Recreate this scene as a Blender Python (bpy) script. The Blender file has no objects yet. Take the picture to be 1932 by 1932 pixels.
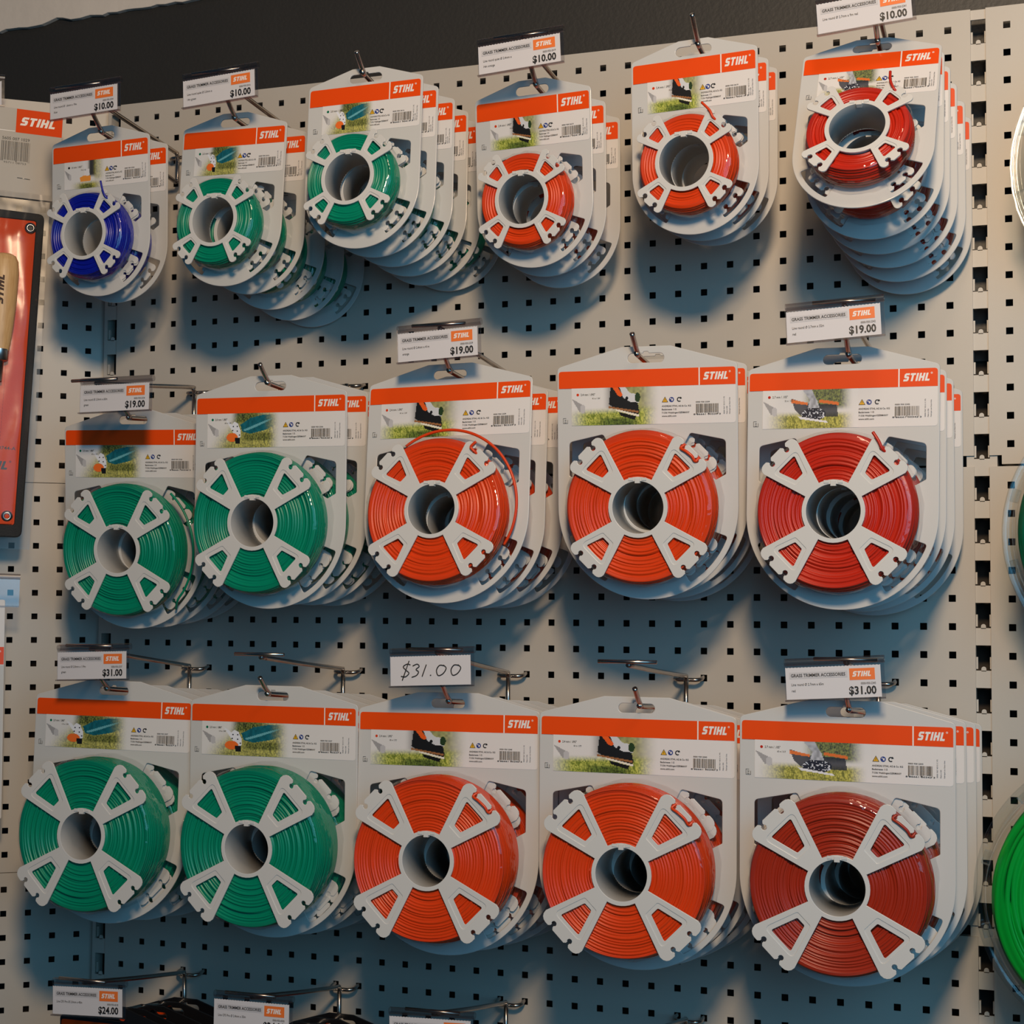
import bpy, math, random
from mathutils import Vector, Matrix, Euler
import numpy as np
PI = math.pi
S = bpy.context.scene
COL = S.collection

# ------------------------------------------------------------------ camera, sky, lights, exposure
cam_d = bpy.data.cameras.new('camera'); cam = bpy.data.objects.new('camera', cam_d); COL.objects.link(cam)
cam.location = (0.69087, -2.34196, -0.78974)
cam.rotation_euler = (1.6256, -0.00638, 0.35437)
cam_d.sensor_fit = 'HORIZONTAL'; cam_d.sensor_width = 36.0
cam_d.lens = 3189.56 / 1932 * 36.0
cam_d.clip_start = 0.05
S.camera = cam

W = bpy.data.worlds.new('world'); S.world = W; W.use_nodes = True
bg = W.node_tree.nodes['Background']
bg.inputs[0].default_value = (0.16, 0.52, 0.95, 1); bg.inputs[1].default_value = 0.06

def area(name, loc, target, size, power, color, shape='DISK', sy=None):
    d = bpy.data.lights.new(name, 'AREA'); d.shape = shape; d.size = size
    if sy: d.size_y = sy
    d.energy = power; d.color = color
    o = bpy.data.objects.new(name, d); COL.objects.link(o); o.location = loc
    o.rotation_euler = (Vector(target) - Vector(loc)).to_track_quat('-Z', 'Y').to_euler()
    return o
area('shop_lamp', (0.78, -2.45, 0.32), (0.2, 0.0, -0.45), 0.30, 46.0, (1.0, 0.72, 0.45))
area('upper_right_fill', (0.75, -1.5, 1.15), (0.5, 0.0, -0.2), 0.40, 6.0, (1.0, 0.74, 0.50))  # extra warm light, added to brighten the upper right of the wall
area('cool_fill', (1.55, -2.7, -0.35), (0.5, 0.0, -0.6), 1.8, 27.0, (0.20, 0.64, 1.0), 'RECTANGLE', 1.4)  # added area light that fills the shadows with blue, no actual window

S.view_settings.view_transform = 'Standard'; S.view_settings.look = 'None'
S.view_settings.exposure = 0.0; S.view_settings.gamma = 1.0
S.view_settings.use_curve_mapping = False

# ------------------------------------------------------------------ materials
def srgb(r, g, b):
    f = lambda c: (c / 255 / 12.92) if c / 255 <= 0.04045 else ((c / 255 + 0.055) / 1.055) ** 2.4
    return (f(r), f(g), f(b), 1.0)

def mat(name, col, rough=0.5, metal=0.0, coat=0.0, bump=0.0, bscale=40.0, var=0.0, vscale=6.0, spec=0.5, coat_rough=0.12):
    m = bpy.data.materials.new(name); m.use_nodes = True
    nt = m.node_tree; b = nt.nodes['Principled BSDF']
    b.inputs['Base Color'].default_value = col
    b.inputs['Roughness'].default_value = rough
    b.inputs['Metallic'].default_value = metal
    b.inputs['Coat Weight'].default_value = coat
    b.inputs['Coat Roughness'].default_value = coat_rough
    b.inputs['Specular IOR Level'].default_value = spec
    tc = nt.nodes.new('ShaderNodeTexCoord')
    if var:
        n = nt.nodes.new('ShaderNodeTexNoise'); n.inputs['Scale'].default_value = vscale; n.inputs['Detail'].default_value = 4
        nt.links.new(tc.outputs['Object'], n.inputs['Vector'])
        mx = nt.nodes.new('ShaderNodeMix'); mx.data_type = 'RGBA'
        nt.links.new(n.outputs[0], mx.inputs[0])
        mx.inputs[6].default_value = tuple(c * (1 - var) for c in col[:3]) + (1,)
        mx.inputs[7].default_value = tuple(min(1, c * (1 + var)) for c in col[:3]) + (1,)
        nt.links.new(mx.outputs[2], b.inputs['Base Color'])
    if bump:
        n = nt.nodes.new('ShaderNodeTexNoise'); n.inputs['Scale'].default_value = bscale; n.inputs['Detail'].default_value = 3
        nt.links.new(tc.outputs['Object'], n.inputs['Vector'])
        bp = nt.nodes.new('ShaderNodeBump'); bp.inputs['Strength'].default_value = bump; bp.inputs['Distance'].default_value = 0.002
        nt.links.new(n.outputs[0], bp.inputs['Height'])
        tgt = 'Coat Normal' if coat else 'Normal'
        nt.links.new(bp.outputs[0], b.inputs[tgt])
    return m

def clear(name, tint=(1, 1, 1, 1), rough=0.06, base=0.04, edge=0.55, bump=0.35, bscale=30.0):
    m = bpy.data.materials.new(name); m.use_nodes = True
    nt = m.node_tree; nt.nodes.remove(nt.nodes['Principled BSDF'])
    out = nt.nodes['Material Output']
    tr = nt.nodes.new('ShaderNodeBsdfTransparent'); tr.inputs[0].default_value = tint
    gl = nt.nodes.new('ShaderNodeBsdfGlossy'); gl.inputs['Roughness'].default_value = rough
    lw = nt.nodes.new('ShaderNodeLayerWeight'); lw.inputs[0].default_value = 0.35
    mr = nt.nodes.new('ShaderNodeMapRange'); mr.inputs[3].default_value = base; mr.inputs[4].default_value = edge
    mx = nt.nodes.new('ShaderNodeMixShader')
    nt.links.new(lw.outputs['Facing'], mr.inputs[0]); nt.links.new(mr.outputs[0], mx.inputs[0])
    nt.links.new(tr.outputs[0], mx.inputs[1]); nt.links.new(gl.outputs[0], mx.inputs[2])
    nt.links.new(mx.outputs[0], out.inputs[0])
    if bump:
        tc = nt.nodes.new('ShaderNodeTexCoord')
        n = nt.nodes.new('ShaderNodeTexNoise'); n.inputs['Scale'].default_value = bscale
        nt.links.new(tc.outputs['Object'], n.inputs['Vector'])
        bp = nt.nodes.new('ShaderNodeBump'); bp.inputs['Strength'].default_value = bump; bp.inputs['Distance'].default_value = 0.004
        nt.links.new(n.outputs[0], bp.inputs['Height'])
        nt.links.new(bp.outputs[0], gl.inputs['Normal']); nt.links.new(bp.outputs[0], lw.inputs['Normal'])
    return m

M = {}
M['panel'] = mat('powder_coated_beige_steel', (0.50, 0.46, 0.41, 1), 0.42, bump=0.04, bscale=900, var=0.03, vscale=3)
M['post'] = mat('powder_coated_post', (0.53, 0.49, 0.44, 1), 0.40)
M['darkwall'] = mat('charcoal_painted_wall', (0.026, 0.0245, 0.0225, 1), 0.50, bump=0.2, bscale=160, var=0.12, vscale=4)
M['board'] = mat('dark_stained_board', (0.020, 0.014, 0.010, 1), 0.75, var=0.5, vscale=9)
M['floor'] = mat('dark_grey_vinyl_floor', (0.05, 0.048, 0.045, 1), 0.5, var=0.15, vscale=5)
M['plaster'] = mat('rough_white_plaster', (0.66, 0.60, 0.54, 1), 0.85, bump=0.8, bscale=28, var=0.05, vscale=9)
M['card'] = mat('light_grey_backing_card', (0.56, 0.555, 0.545, 1), 0.42, coat=0.15, bump=0.12, bscale=14, coat_rough=0.16, spec=0.35)
M['cardblack'] = mat('black_backing_card', (0.006, 0.006, 0.007, 1), 0.35, coat=0.4, bump=0.15, bscale=14)
M['flange'] = mat('light_grey_moulded_plastic', (0.61, 0.60, 0.585, 1), 0.34)
M['white'] = mat('printed_white', (0.72, 0.69, 0.68, 1), 0.42, coat=0.12, spec=0.35, bump=0.12, bscale=14, coat_rough=0.16)
M['orange'] = mat('printed_orange', srgb(232, 74, 8), 0.42, coat=0.12, bump=0.15, bscale=14, coat_rough=0.2, spec=0.25)
M['orangeflat'] = mat('printed_orange_matt', srgb(232, 74, 10), 0.7, spec=0.2)
M['ticketorange'] = mat('ticket_orange', srgb(232, 116, 48), 0.5)
M['logo'] = mat('logo_white', (0.80, 0.77, 0.74, 1), 0.4)
M['ink'] = mat('black_ink', (0.012, 0.012, 0.013, 1), 0.5)
M['greyink'] = mat('grey_ink', (0.07, 0.065, 0.065, 1), 0.5)
M['paper'] = mat('ticket_paper', (0.62, 0.60, 0.625, 1), 0.6)
M['paperband'] = mat('ticket_grey_band', (0.53, 0.515, 0.54, 1), 0.6)
M['yellow'] = mat('warning_yellow', srgb(225, 170, 20), 0.5)
M['blueink'] = mat('blue_ink', srgb(20, 50, 130), 0.5)
M['chrome'] = mat('dark_chromed_wire', (0.42, 0.38, 0.35, 1), 0.24, metal=1.0)
M['steel'] = mat('nickel_steel', (0.42, 0.41, 0.40, 1), 0.28, metal=1.0)
M['green'] = mat('green_nylon_line', srgb(0, 130, 100), 0.33, spec=0.4, var=0.12, vscale=25)
M['orangeline'] = mat('orange_nylon_line', srgb(212, 62, 16), 0.33, spec=0.4, var=0.10, vscale=25)
M['redline'] = mat('red_nylon_line', srgb(184, 38, 18), 0.33, spec=0.4, var=0.10, vscale=25)
M['brownline'] = mat('dark_red_nylon_line', srgb(156, 42, 20), 0.33, spec=0.4, var=0.10, vscale=25)
M['blueline'] = mat('blue_nylon_line', srgb(10, 24, 148), 0.30, var=0.12, vscale=25)
M['blackline'] = mat('black_nylon_line', (0.008, 0.008, 0.009, 1), 0.28)
M['brightgreen'] = mat('bright_green_line', srgb(0, 165, 52), 0.28, var=0.15, vscale=12)
M['tealgreen'] = mat('teal_green_line', srgb(0, 105, 72), 0.28, var=0.15, vscale=12)
M['film'] = clear('clear_shrink_film', base=0.03, edge=0.26, bump=0.6, bscale=45)
M['clamshell'] = clear('clear_clamshell_plastic', (0.93, 0.96, 0.97, 1), base=0.05, edge=0.40, bump=0.5, bscale=18, rough=0.12)
M['holder'] = clear('clear_ticket_sleeve', (0.90, 0.89, 0.91, 1), base=0.05, edge=0.4, bump=0.1, rough=0.15)
M['tube'] = clear('smoky_clear_tube', (0.72, 0.69, 0.69, 1), base=0.06, edge=0.3, bump=0.1, rough=0.3)
M['bag'] = clear('clear_poly_bag', (0.93, 0.93, 0.93, 1), base=0.02, edge=0.3, bump=0.35, bscale=16, rough=0.2)
M['kraft'] = mat('grey_header_card', (0.50, 0.455, 0.40, 1), 0.65, bump=0.15, bscale=60, var=0.04, vscale=30)
M['canvas'] = mat('orange_canvas', srgb(228, 74, 14), 0.75, bump=0.35, bscale=300, var=0.08, vscale=30)
M['binding'] = mat('black_webbing', (0.012, 0.012, 0.014, 1), 0.7, bump=0.3, bscale=400)
M['stitch'] = mat('orange_stitching', srgb(186, 56, 12), 0.8)
M['brand'] = mat('burnt_lettering', srgb(70, 44, 30), 0.7)
# wood
def wood():
    m = mat('pale_beech_wood', srgb(214, 170, 112), 0.42)
    nt = m.node_tree; b = nt.nodes['Principled BSDF']
    tc = nt.nodes.new('ShaderNodeTexCoord'); mp = nt.nodes.new('ShaderNodeMapping'); mp.inputs['Scale'].default_value = (90, 90, 9)
    n = nt.nodes.new('ShaderNodeTexNoise'); n.inputs['Scale'].default_value = 4; n.inputs['Detail'].default_value = 5
    cr = nt.nodes.new('ShaderNodeValToRGB'); cr.color_ramp.elements[0].color = srgb(186, 138, 84); cr.color_ramp.elements[1].color = srgb(232, 194, 140)
    nt.links.new(tc.outputs['Object'], mp.inputs[0]); nt.links.new(mp.outputs[0], n.inputs['Vector'])
    nt.links.new(n.outputs[0], cr.inputs[0]); nt.links.new(cr.outputs[0], b.inputs['Base Color'])
    return m
M['wood'] = wood()
def picmat():
    m = bpy.data.materials.new('printed_picture'); m.use_nodes = True
    nt = m.node_tree; b = nt.nodes['Principled BSDF']; b.inputs['Roughness'].default_value = 0.38
    a = nt.nodes.new('ShaderNodeAttribute'); a.attribute_name = 'ink'
    nt.links.new(a.outputs['Color'], b.inputs['Base Color'])
    return m
M['picture'] = picmat()

# ------------------------------------------------------------------ mesh helpers
_txt = {}
def text_geo(s, bold=0.0, shear=0.0):
    k = (s, bold, shear)
    if k in _txt: return _txt[k]
    c = bpy.data.curves.new('t', 'FONT'); c.body = s; c.size = 1.0; c.resolution_u = 2
    c.offset = bold; c.shear = shear; c.fill_mode = 'FRONT'
    o = bpy.data.objects.new('t', c); COL.objects.link(o)
    dg = bpy.context.evaluated_depsgraph_get()
    me = bpy.data.meshes.new_from_object(o.evaluated_get(dg))
    v = [tuple(x.co) for x in me.vertices]; f = [tuple(p.vertices) for p in me.polygons]
    bpy.data.objects.remove(o); bpy.data.curves.remove(c); bpy.data.meshes.remove(me)
    xs = [p[0] for p in v] or [0]
    mn, mx = min(xs), max(xs)
    v = [(p[0] - mn, p[1]) for p in v]
    _txt[k] = (v, f, mx - mn); return _txt[k]

def plate_geo(loops, thick, bevel=0.0, res=1):
    """2D outline with holes -> solid plate. returns verts in (x, depth, z): front face toward -Y at y=0, back at y=thick"""
    c = bpy.data.curves.new('p', 'CURVE'); c.dimensions = '2D'; c.fill_mode = 'BOTH' if thick > 0 else 'FRONT'
    c.extrude = max(0, thick / 2 - bevel); c.bevel_depth = bevel; c.bevel_resolution = res; c.offset = -bevel
    for lp in loops:
        sp = c.splines.new('POLY'); sp.points.add(len(lp) - 1); sp.use_cyclic_u = True
        for p, q in zip(sp.points, lp): p.co = (q[0], q[1], 0, 1)
    o = bpy.data.objects.new('p', c); COL.objects.link(o)
    dg = bpy.context.evaluated_depsgraph_get()
    me = bpy.data.meshes.new_from_object(o.evaluated_get(dg))
    v = [(x.co[0], -x.co[2] + thick / 2, x.co[1]) for x in me.vertices]
    f = [tuple(p.vertices) for p in me.polygons]
    bpy.data.objects.remove(o); bpy.data.curves.remove(c); bpy.data.meshes.remove(me)
    return v, f

class MB:
    def __init__(s): s.v = []; s.f = []; s.m = []; s.sm = []; s.mats = []
    def mi(s, m):
        if m not in s.mats: s.mats.append(m)
        return s.mats.index(m)
    def add(s, v, f, m, smooth=False, off=(0, 0, 0), mtx=None):
        b = len(s.v)
        if mtx is not None: v = [tuple(mtx @ Vector(p)) for p in v]
        s.v += [(p[0] + off[0], p[1] + off[1], p[2] + off[2]) for p in v]
        i = s.mi(m)
        for q in f: s.f.append(tuple(b + k for k in q)); s.m.append(i); s.sm.append(smooth)
        return s
    def rect(s, x0, z0, x1, z1, y, m): return s.add([(x0, y, z0), (x1, y, z0), (x1, y, z1), (x0, y, z1)], [(0, 1, 2, 3)], m)
    def poly(s, pts, y, m): return s.add([(p[0], y, p[1]) for p in pts], [tuple(range(len(pts)))], m)
    def disc(s, x, z, r, y, m, n=14): return s.poly([(x + r * math.cos(2 * PI * i / n), z + r * math.sin(2 * PI * i / n)) for i in range(n)], y, m)
    def ring(s, x, z, r0, r1, y, m, n=16, a0=0, a1=2 * PI):
        v = []; f = []
        for i in range(n + 1):
            a = a0 + (a1 - a0) * i / n
            v += [(x + r0 * math.cos(a), y, z + r0 * math.sin(a)), (x + r1 * math.cos(a), y, z + r1 * math.sin(a))]
            if i: f.append((2 * i - 2, 2 * i - 1, 2 * i + 1, 2 * i))
        return s.add(v, f, m)
    def box(s, c, d, m, mtx=None):
        x, y, z = (k / 2 for k in d)
        v = [(a * x, b * y, e * z) for a in (-1, 1) for b in (-1, 1) for e in (-1, 1)]
        f = [(0, 1, 3, 2), (4, 6, 7, 5), (0, 4, 5, 1), (2, 3, 7, 6), (0, 2, 6, 4), (1, 5, 7, 3)]
        if mtx is not None: v = [tuple(mtx @ Vector(p)) for p in v]
        return s.add(v, f, m, off=c)
    def plate(s, loops, y, thick, m, bevel=0.0, smooth=False):
        v, f = plate_geo(loops, thick, bevel); return s.add(v, f, m, smooth, off=(0, y, 0))
    def text(s, t, x, z, h, y, m, bold=0.0, shear=0.0, xs=1.0, align='L', rot=0.0, fit=None):
        """h = capital height"""
        v, f, w = text_geo(t, bold, shear); k = h / 0.70
        kx = k * xs
        if fit: kx = fit / max(w, 1e-6)
        dx = {'L': 0, 'R': -w * kx, 'C': -w * kx / 2}[align]
        ca, sa = math.cos(rot), math.sin(rot)
        o = []
        for a, b in v:
            px, pz = a * kx + dx, b * k
            o.append((x + px * ca - pz * sa, y, z + px * sa + pz * ca))
        return s.add(o, f, m)
    def tube(s, path, r, m, n=8, caps=True):
        P = [Vector(p) for p in path]; v = []; f = []
        up = None
        for i, p in enumerate(P):
            t = (P[min(i + 1, len(P) - 1)] - P[max(i - 1, 0)]).normalized()
            if up is None: up = t.orthogonal().normalized()
            up = (up - t * up.dot(t)).normalized(); sd = t.cross(up)
            for j in range(n):
                a = 2 * PI * j / n; v.append(tuple(p + (up * math.cos(a) + sd * math.sin(a)) * r))
        for i in range(len(P) - 1):
            for j in range(n):
                f.append((i * n + j, i * n + (j + 1) % n, (i + 1) * n + (j + 1) % n, (i + 1) * n + j))
        if caps: f += [tuple(range(n))[::-1], tuple((len(P) - 1) * n + j for j in range(n))]
        return s.add(v, f, m, True)
    def lathe(s, prof, m, n=64, closed=False, fn=None, smooth=True):
        """prof of (r, y) about the Y axis"""
        v = []; f = []; k = len(prof)
        for i in range(n):
            a = 2 * PI * i / n
            for j, (r, y) in enumerate(prof):
                rr, yy = (r, y) if fn is None else fn(j, a, r, y)
                v.append((rr * math.cos(a), yy, rr * math.sin(a)))
        for i in range(n):
            i2 = (i + 1) % n
            for j in range(k if closed else k - 1):
                j2 = (j + 1) % k
                f.append((i * k + j, i2 * k + j, i2 * k + j2, i * k + j2))
        return s.add(v, f, m, smooth)
    def mesh(s, name):
        me = bpy.data.meshes.new(name); me.from_pydata(s.v, [], s.f)
        for m in s.mats: me.materials.append(m)
        me.polygons.foreach_set('material_index', s.m); me.polygons.foreach_set('use_smooth', s.sm)
        me.update(); return me
    def build(s, name, parent=None, loc=(0, 0, 0)):
        return obj(name, s.mesh(name), parent, loc)

def obj(name, me, parent=None, loc=(0, 0, 0)):
    o = bpy.data.objects.new(name, me); COL.objects.link(o); o.location = loc
    if parent is not None: o.parent = parent
    return o
def tag(o, label, cat, group=None, kind=None):
    if label: o['label'] = label
    if cat: o['category'] = cat
    if group: o['group'] = group
    if kind: o['kind'] = kind
    return o
def thing(name, label, cat, loc=(0, 0, 0), group=None):
    o = bpy.data.objects.new(name, None); COL.objects.link(o); o.location = loc; o.empty_display_size = 0.02
    return tag(o, label, cat, group)
def copy_tree(o, parent=None):
    c = o.copy(); COL.objects.link(c)
    if parent is not None: c.parent = parent
    for ch in list(o.children): copy_tree(ch, c)
    return c
def arc(cx, cz, r, a0, a1, n):
    return [(cx + r * math.cos(math.radians(a0 + (a1 - a0) * i / n)), cz + r * math.sin(math.radians(a0 + (a1 - a0) * i / n))) for i in range(n + 1)]
def rounded(pts, r, n=4):
    out = []; k = len(pts)
    rs = r if isinstance(r, (list, tuple)) else [r] * k
    for i in range(k):
        p = Vector(pts[i]); a = Vector(pts[i - 1]) - p; b = Vector(pts[(i + 1) % k]) - p
        rr = rs[i]
        if rr <= 0: out.append(tuple(p)); continue
        ang = a.angle(b); d = min(rr / math.tan(ang / 2), a.length * 0.48, b.length * 0.48)
        s0 = p + a.normalized() * d; s1 = p + b.normalized() * d
        for j in range(n + 1):
            t = j / n; out.append(tuple((1 - t) ** 2 * s0 + 2 * t * (1 - t) * p + t * t * s1))
    return out

LOGO = {  # block letters in a unit-high box, slanted later
 'S': [[(0, 0), (.52, 0), (.66, .14), (.66, .50), (.52, .62), (.26, .62), (.26, .76), (.66, .76), (.66, 1), (.14, 1), (0, .86), (0, .52), (.14, .38), (.40, .38), (.40, .24), (0, .24)]],
 'T': [[(.20, 0), (.46, 0), (.46, .76), (.68, .76), (.68, 1), (0, 1), (0, .76), (.20, .76)]],
 'I': [[(0, 0), (.26, 0), (.26, 1), (0, 1)]],
 'H': [[(0, 0), (.26, 0), (.26, .38), (.46, .38), (.46, 0), (.72, 0), (.72, 1), (.46, 1), (.46, .62), (.26, .62), (.26, 1), (0, 1)]],
 'L': [[(0, 0), (.60, 0), (.60, .24), (.26, .24), (.26, 1), (0, 1)]]}
LW = {'S': .66, 'T': .68, 'I': .26, 'H': .72, 'L': .60}
def logo_tris():
    loops = []; x = 0
    for ch in 'STIHL':
        for lp in LOGO[ch]: loops.append([(px + x + 0.26 * pz, pz) for px, pz in lp])
        x += LW[ch] + .13
    v = []; f = []
    for lp in loops:
        a, b = plate_geo([lp], 0.0)
        n = len(v); v += a; f += [tuple(n + k for k in q) for q in b]
    return v, f, x - .13 + .26
_LG = logo_tris()
def put_logo(mb, x0, z0, w, h, y, m, ring=True, rot=0.0, m_ring=None):
    v, f, lw = _LG; kx = w / lw; ca, sa = math.cos(rot), math.sin(rot)
    mb.add([(x0 + p[0] * kx * ca - p[2] * h * sa, y, z0 + p[0] * kx * sa + p[2] * h * ca) for p in v], f, m)
    if ring: mb.ring(x0 + w * 1.02, z0 + h * 0.98, h * .06, h * .12, y, m_ring or m, 10)

# ------------------------------------------------------------------ the setting: walls, panels, posts
P = 0.038; HS = 0.0094
def grid_plate(xs, zs, keep, skirt, depth_fn, m):
    """front face at y=0 made of kept cells; walls between kept and missing cells"""
    mb = MB(); nx, nz = len(xs) - 1, len(zs) - 1
    K = [[keep(i, j) for j in range(nz)] for i in range(nx)]
    vi = {}
    V = []; F = []
    def vert(i, j, d):
        k = (i, j, d)
        if k not in vi: vi[k] = len(V); V.append((xs[i], d, zs[j]))
        return vi[k]
    for i in range(nx):
        for j in range(nz):
            if not K[i][j]: continue
            F.append((vert(i, j, 0), vert(i + 1, j, 0), vert(i + 1, j + 1, 0), vert(i, j + 1, 0)))
            for di, dj, e in ((-1, 0, ((i, j + 1), (i, j))), (1, 0, ((i + 1, j), (i + 1, j + 1))), (0, -1, ((i, j), (i + 1, j))), (0, 1, ((i + 1, j + 1), (i, j + 1)))):
                a, b = i + di, j + dj
                inside = 0 <= a < nx and 0 <= b < nz
                if inside and K[a][b]: continue
                d = depth_fn if inside else skirt
                (p, q) = e
                F.append((vert(*p, 0), vert(*p, d), vert(*q, d), vert(*q, 0)))
    mb.add(V, F, m); return mb
def peg_panel(name, label, xl, xr, zt, zb, cx0, ncol, rz0, nrow, mtx=None, notch=0.0):
    xs = [xl]; zs = []
    if notch: xs.append(xl + notch)
    for c in range(ncol): xs += [cx0 + P * c - HS / 2, cx0 + P * c + HS / 2]
    if notch: xs.append(xr - notch)
    xs.append(xr)
    zs = [zt]
    for r in range(nrow): zs += [rz0 - P * r + HS / 2, rz0 - P * r - HS / 2]
    if notch: zs.append(zb + 0.012)
    zs.append(zb); zs = zs[::-1]
    o = 1 + (1 if notch else 0); oz = 1 + (1 if notch else 0)
    nx, nz = len(xs) - 1, len(zs) - 1
    def keep(i, j):
        if notch and j == 0 and (i == 0 or i == nx - 1): return False
        a, b = i - (1 if notch else 0), j - (1 if notch else 0)
        return not (a > 0 and b > 0 and a % 2 == 1 and b % 2 == 1 and a < 2 * ncol and b < 2 * nrow)
    mb = grid_plate(xs, zs, keep, 0.014, 0.0016, M['panel'])
    ob = mb.build(name); tag(ob, label, 'panel', 'perforated display panels')
    if mtx is not None: ob.matrix_world = mtx
    return ob
ZT = [(0.026, -0.5975, 0.0, 16), (-0.6005, -1.2225, -0.6254, 16), (-1.2255, -1.8475, -1.2506, 16)]
nm = ['topmost', 'middle', 'lowest']
for k, (zt, zb, r0, nr) in enumerate(ZT):
    peg_panel('pegboard_panel', f'beige perforated steel panel, {nm[k]} of the wide centre bay', -0.866, 0.486, zt, zb, -0.836, 35, r0, nr, notch=0.022)
    peg_panel('pegboard_panel', f'beige perforated steel panel, {nm[k]} of the right-hand bay', 0.506, 0.98, zt, zb, 0.5337, 12, r0 - 0.0005, nr, notch=0.016)
TH = 0.672
LM = Matrix.Translation((-0.9522, -0.02, 0)) @ Matrix.Rotation(TH, 4, 'Z')
for k, (zt, zb, r0, nr) in enumerate(ZT):
    peg_panel('pegboard_panel', f'beige perforated steel panel, {nm[k]} of the angled left bay', -0.486, 0.067, zt + 0.003, zb + 0.001, -0.456, 14, r0 + 0.002, nr, LM)
def post(label, x, half, both=True):
    # slotted upright: webs between openings carry a round locating nib
    pit = 0.0568; top0 = 0.012; zt, zb = 0.0255, -1.9
    mb = MB(); sw = 0.0103
    zc = [zt]
    k = 0; opens = []
    while top0 - pit * k - 0.0337 > zb: opens.append((top0 - pit * k, top0 - pit * k - 0.0337)); k += 1
    for a, b in opens: zc += [a, b]
    zc.append(zb); zc = zc[::-1]
    xs = [-half, -sw, sw, half]
    n = len(zc) - 1
    g = grid_plate(xs, zc, lambda i, j: not (i == 1 and (n - 1 - j) % 2 == 1), 0.03, 0.0025, M['post'])
    mb.add(g.v, g.f, M['post'])
    for a, b in opens:
        pts = [(-0.0032, b - 0.001), (0.0032, b - 0.001)] + arc(0, b + 0.0022, 0.0032, 0, 180, 8)
        mb.plate([pts], 0.0, 0.0022, M['post'])
        for sx in (-1, 1):      # panel hook tongues seen inside the lower half of every opening
            mb.box((sx * (sw - 0.0012), 0.006, b + 0.010), (0.0028, 0.004, 0.016), M['post'])
    o = mb.build('upright_post', None, (x, 0.0035, 0)); tag(o, label, 'post', 'slotted uprights')
    return o
post('slotted beige steel upright between the centre and right bays', 0.496, 0.020)
post('slotted beige steel upright at the corner beside the angled left bay', -0.876, 0.016)
# wall behind
mb = MB(); mb.box((0.0, 0.095, 0.1), (4.2, 0.08, 1.1), M['darkwall']); tag(mb.build('wall_back'), None, None, kind='structure')
mb = MB(); mb.box((0.0, 0.088, -1.2), (4.2, 0.06, 1.5), M['board']); tag(mb.build('wall_behind'), None, None, kind='structure')
# broken plaster strip above the dark wall, upper left
random.seed(5)
lo = []
x = -1.9
while x < 0.1:
    lo.append((x, 0.1963 + 0.026 * (x + 1.143) + random.uniform(-0.0020, 0.0020) + (0.005 if -1.03 < x < -1.015 else 0))); x += random.uniform(0.006, 0.02)
pts = lo + [(0.1, 0.6), (-1.9, 0.6)]
mb = MB(); mb.plate([pts], 0.0, 0.010, M['plaster'], 0.001); o = mb.build('trim_1', None, (0, 0.045, 0)); tag(o, None, None, kind='structure')
mb = MB(); mb.box((0.0, -1.9, -2.0), (4.2, 4.1, 0.06), M['floor']); tag(mb.build('floor'), None, None, kind='structure')

# ------------------------------------------------------------------ line packs
TY = {'S': dict(W=.1643, Hl=.0655, hs=.0104, hh=.1441, D=.0441, Rc=.0850, top=.0146, fl=.020, R=.0600, ue=.0708, vt=.0210, ur=.0055, win=(.0430, .0580, .0052, .0092),
              rf=.0026, g=.0032, w=[(.0390, .0655), (.0704, .0585), (.0702, .0275), (.060, .021), (.026, .042)]),
      'M': dict(W=.2321, Hl=.0705, hs=.0145, hh=.1764, D=.0470, Rc=.1185, top=.0150, fl=.032, R=.0940, ue=.1010, vt=.0285, ur=.0080, win=(.0590, .0820, .0058, .0140),
              rf=.0125, g=.0055, w=[(.0575, .0940), (.1028, .0845), (.1028, .0410), (.090, .034), (.040, .064)]),
      'L': dict(W=.2542, Hl=.0700, hs=.0137, hh=.1865, D=.0690, Rc=.1300, top=.0145, fl=.043, R=.1040, ue=.1150, vt=.0335, ur=.0100, win=(.0600, .0940, .0060, .0165),
              rf=.0040, g=.0065, w=[(.0590, .1000), (.1115, .0892), (.1115, .0350), (.097, .027), (.042, .066)])}
RI, RO = 0.0330, 0.0384

def card_mesh(t, black=False):
    d = TY[t]; hz = -(d['hs'] + d['hh']); R = d['Rc']; e = 0.004
    out = [(-d['fl'], d['top'])] + [(d['fl'], d['top'])]
    sh = -d['hs'] + 0.005
    out += rounded([(d['fl'], d['top']), (R, sh), (R, hz)], [0, 0.007, 0])[1:-1]
    out += arc(0, hz, R, 0, -180, 48)
    out += rounded([(-R, hz), (-R, sh), (-d['fl'], d['top'])], [0, 0.007, 0])[1:-1]
    holes = []
    hw = .024; hr = .006
    sl = [(-.004, hr), (-.0028, hr + .0022), (.0028, hr + .0022), (.004, hr)] + [(p[0] + hw - hr, p[1]) for p in arc(0, 0, hr, 90, -90, 8)] + [(p[0] - hw + hr, p[1]) for p in arc(0, 0, hr, 270, 90, 8)]
    holes.append(sl)
    holes.append(arc(0, hz, 0.0350, 0, 352, 44))
    for sx in (1, -1):
        q = [(sx * a, hz + b) for a, b in d['w']]
        holes.append(rounded(q, [.004, .006, .002, .002, .002]))
        ro = R - 0.0075; ri = ro * 0.70
        a0, a1 = (-20, -60)
        band = arc(0, 0, ro, a0, a1, 10) + arc(0, 0, ri, a1, a0, 6)
        holes.append([(sx * x, hz + z) for x, z in rounded(band, [.004] + [0] * 9 + [.004] + [0] * 7)])
    mb = MB(); mb.plate([out] + holes, 0.0, 0.0024, M['cardblack'] if black else M['card'], 0.0008)
    return mb.mesh('backing_card')

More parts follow.
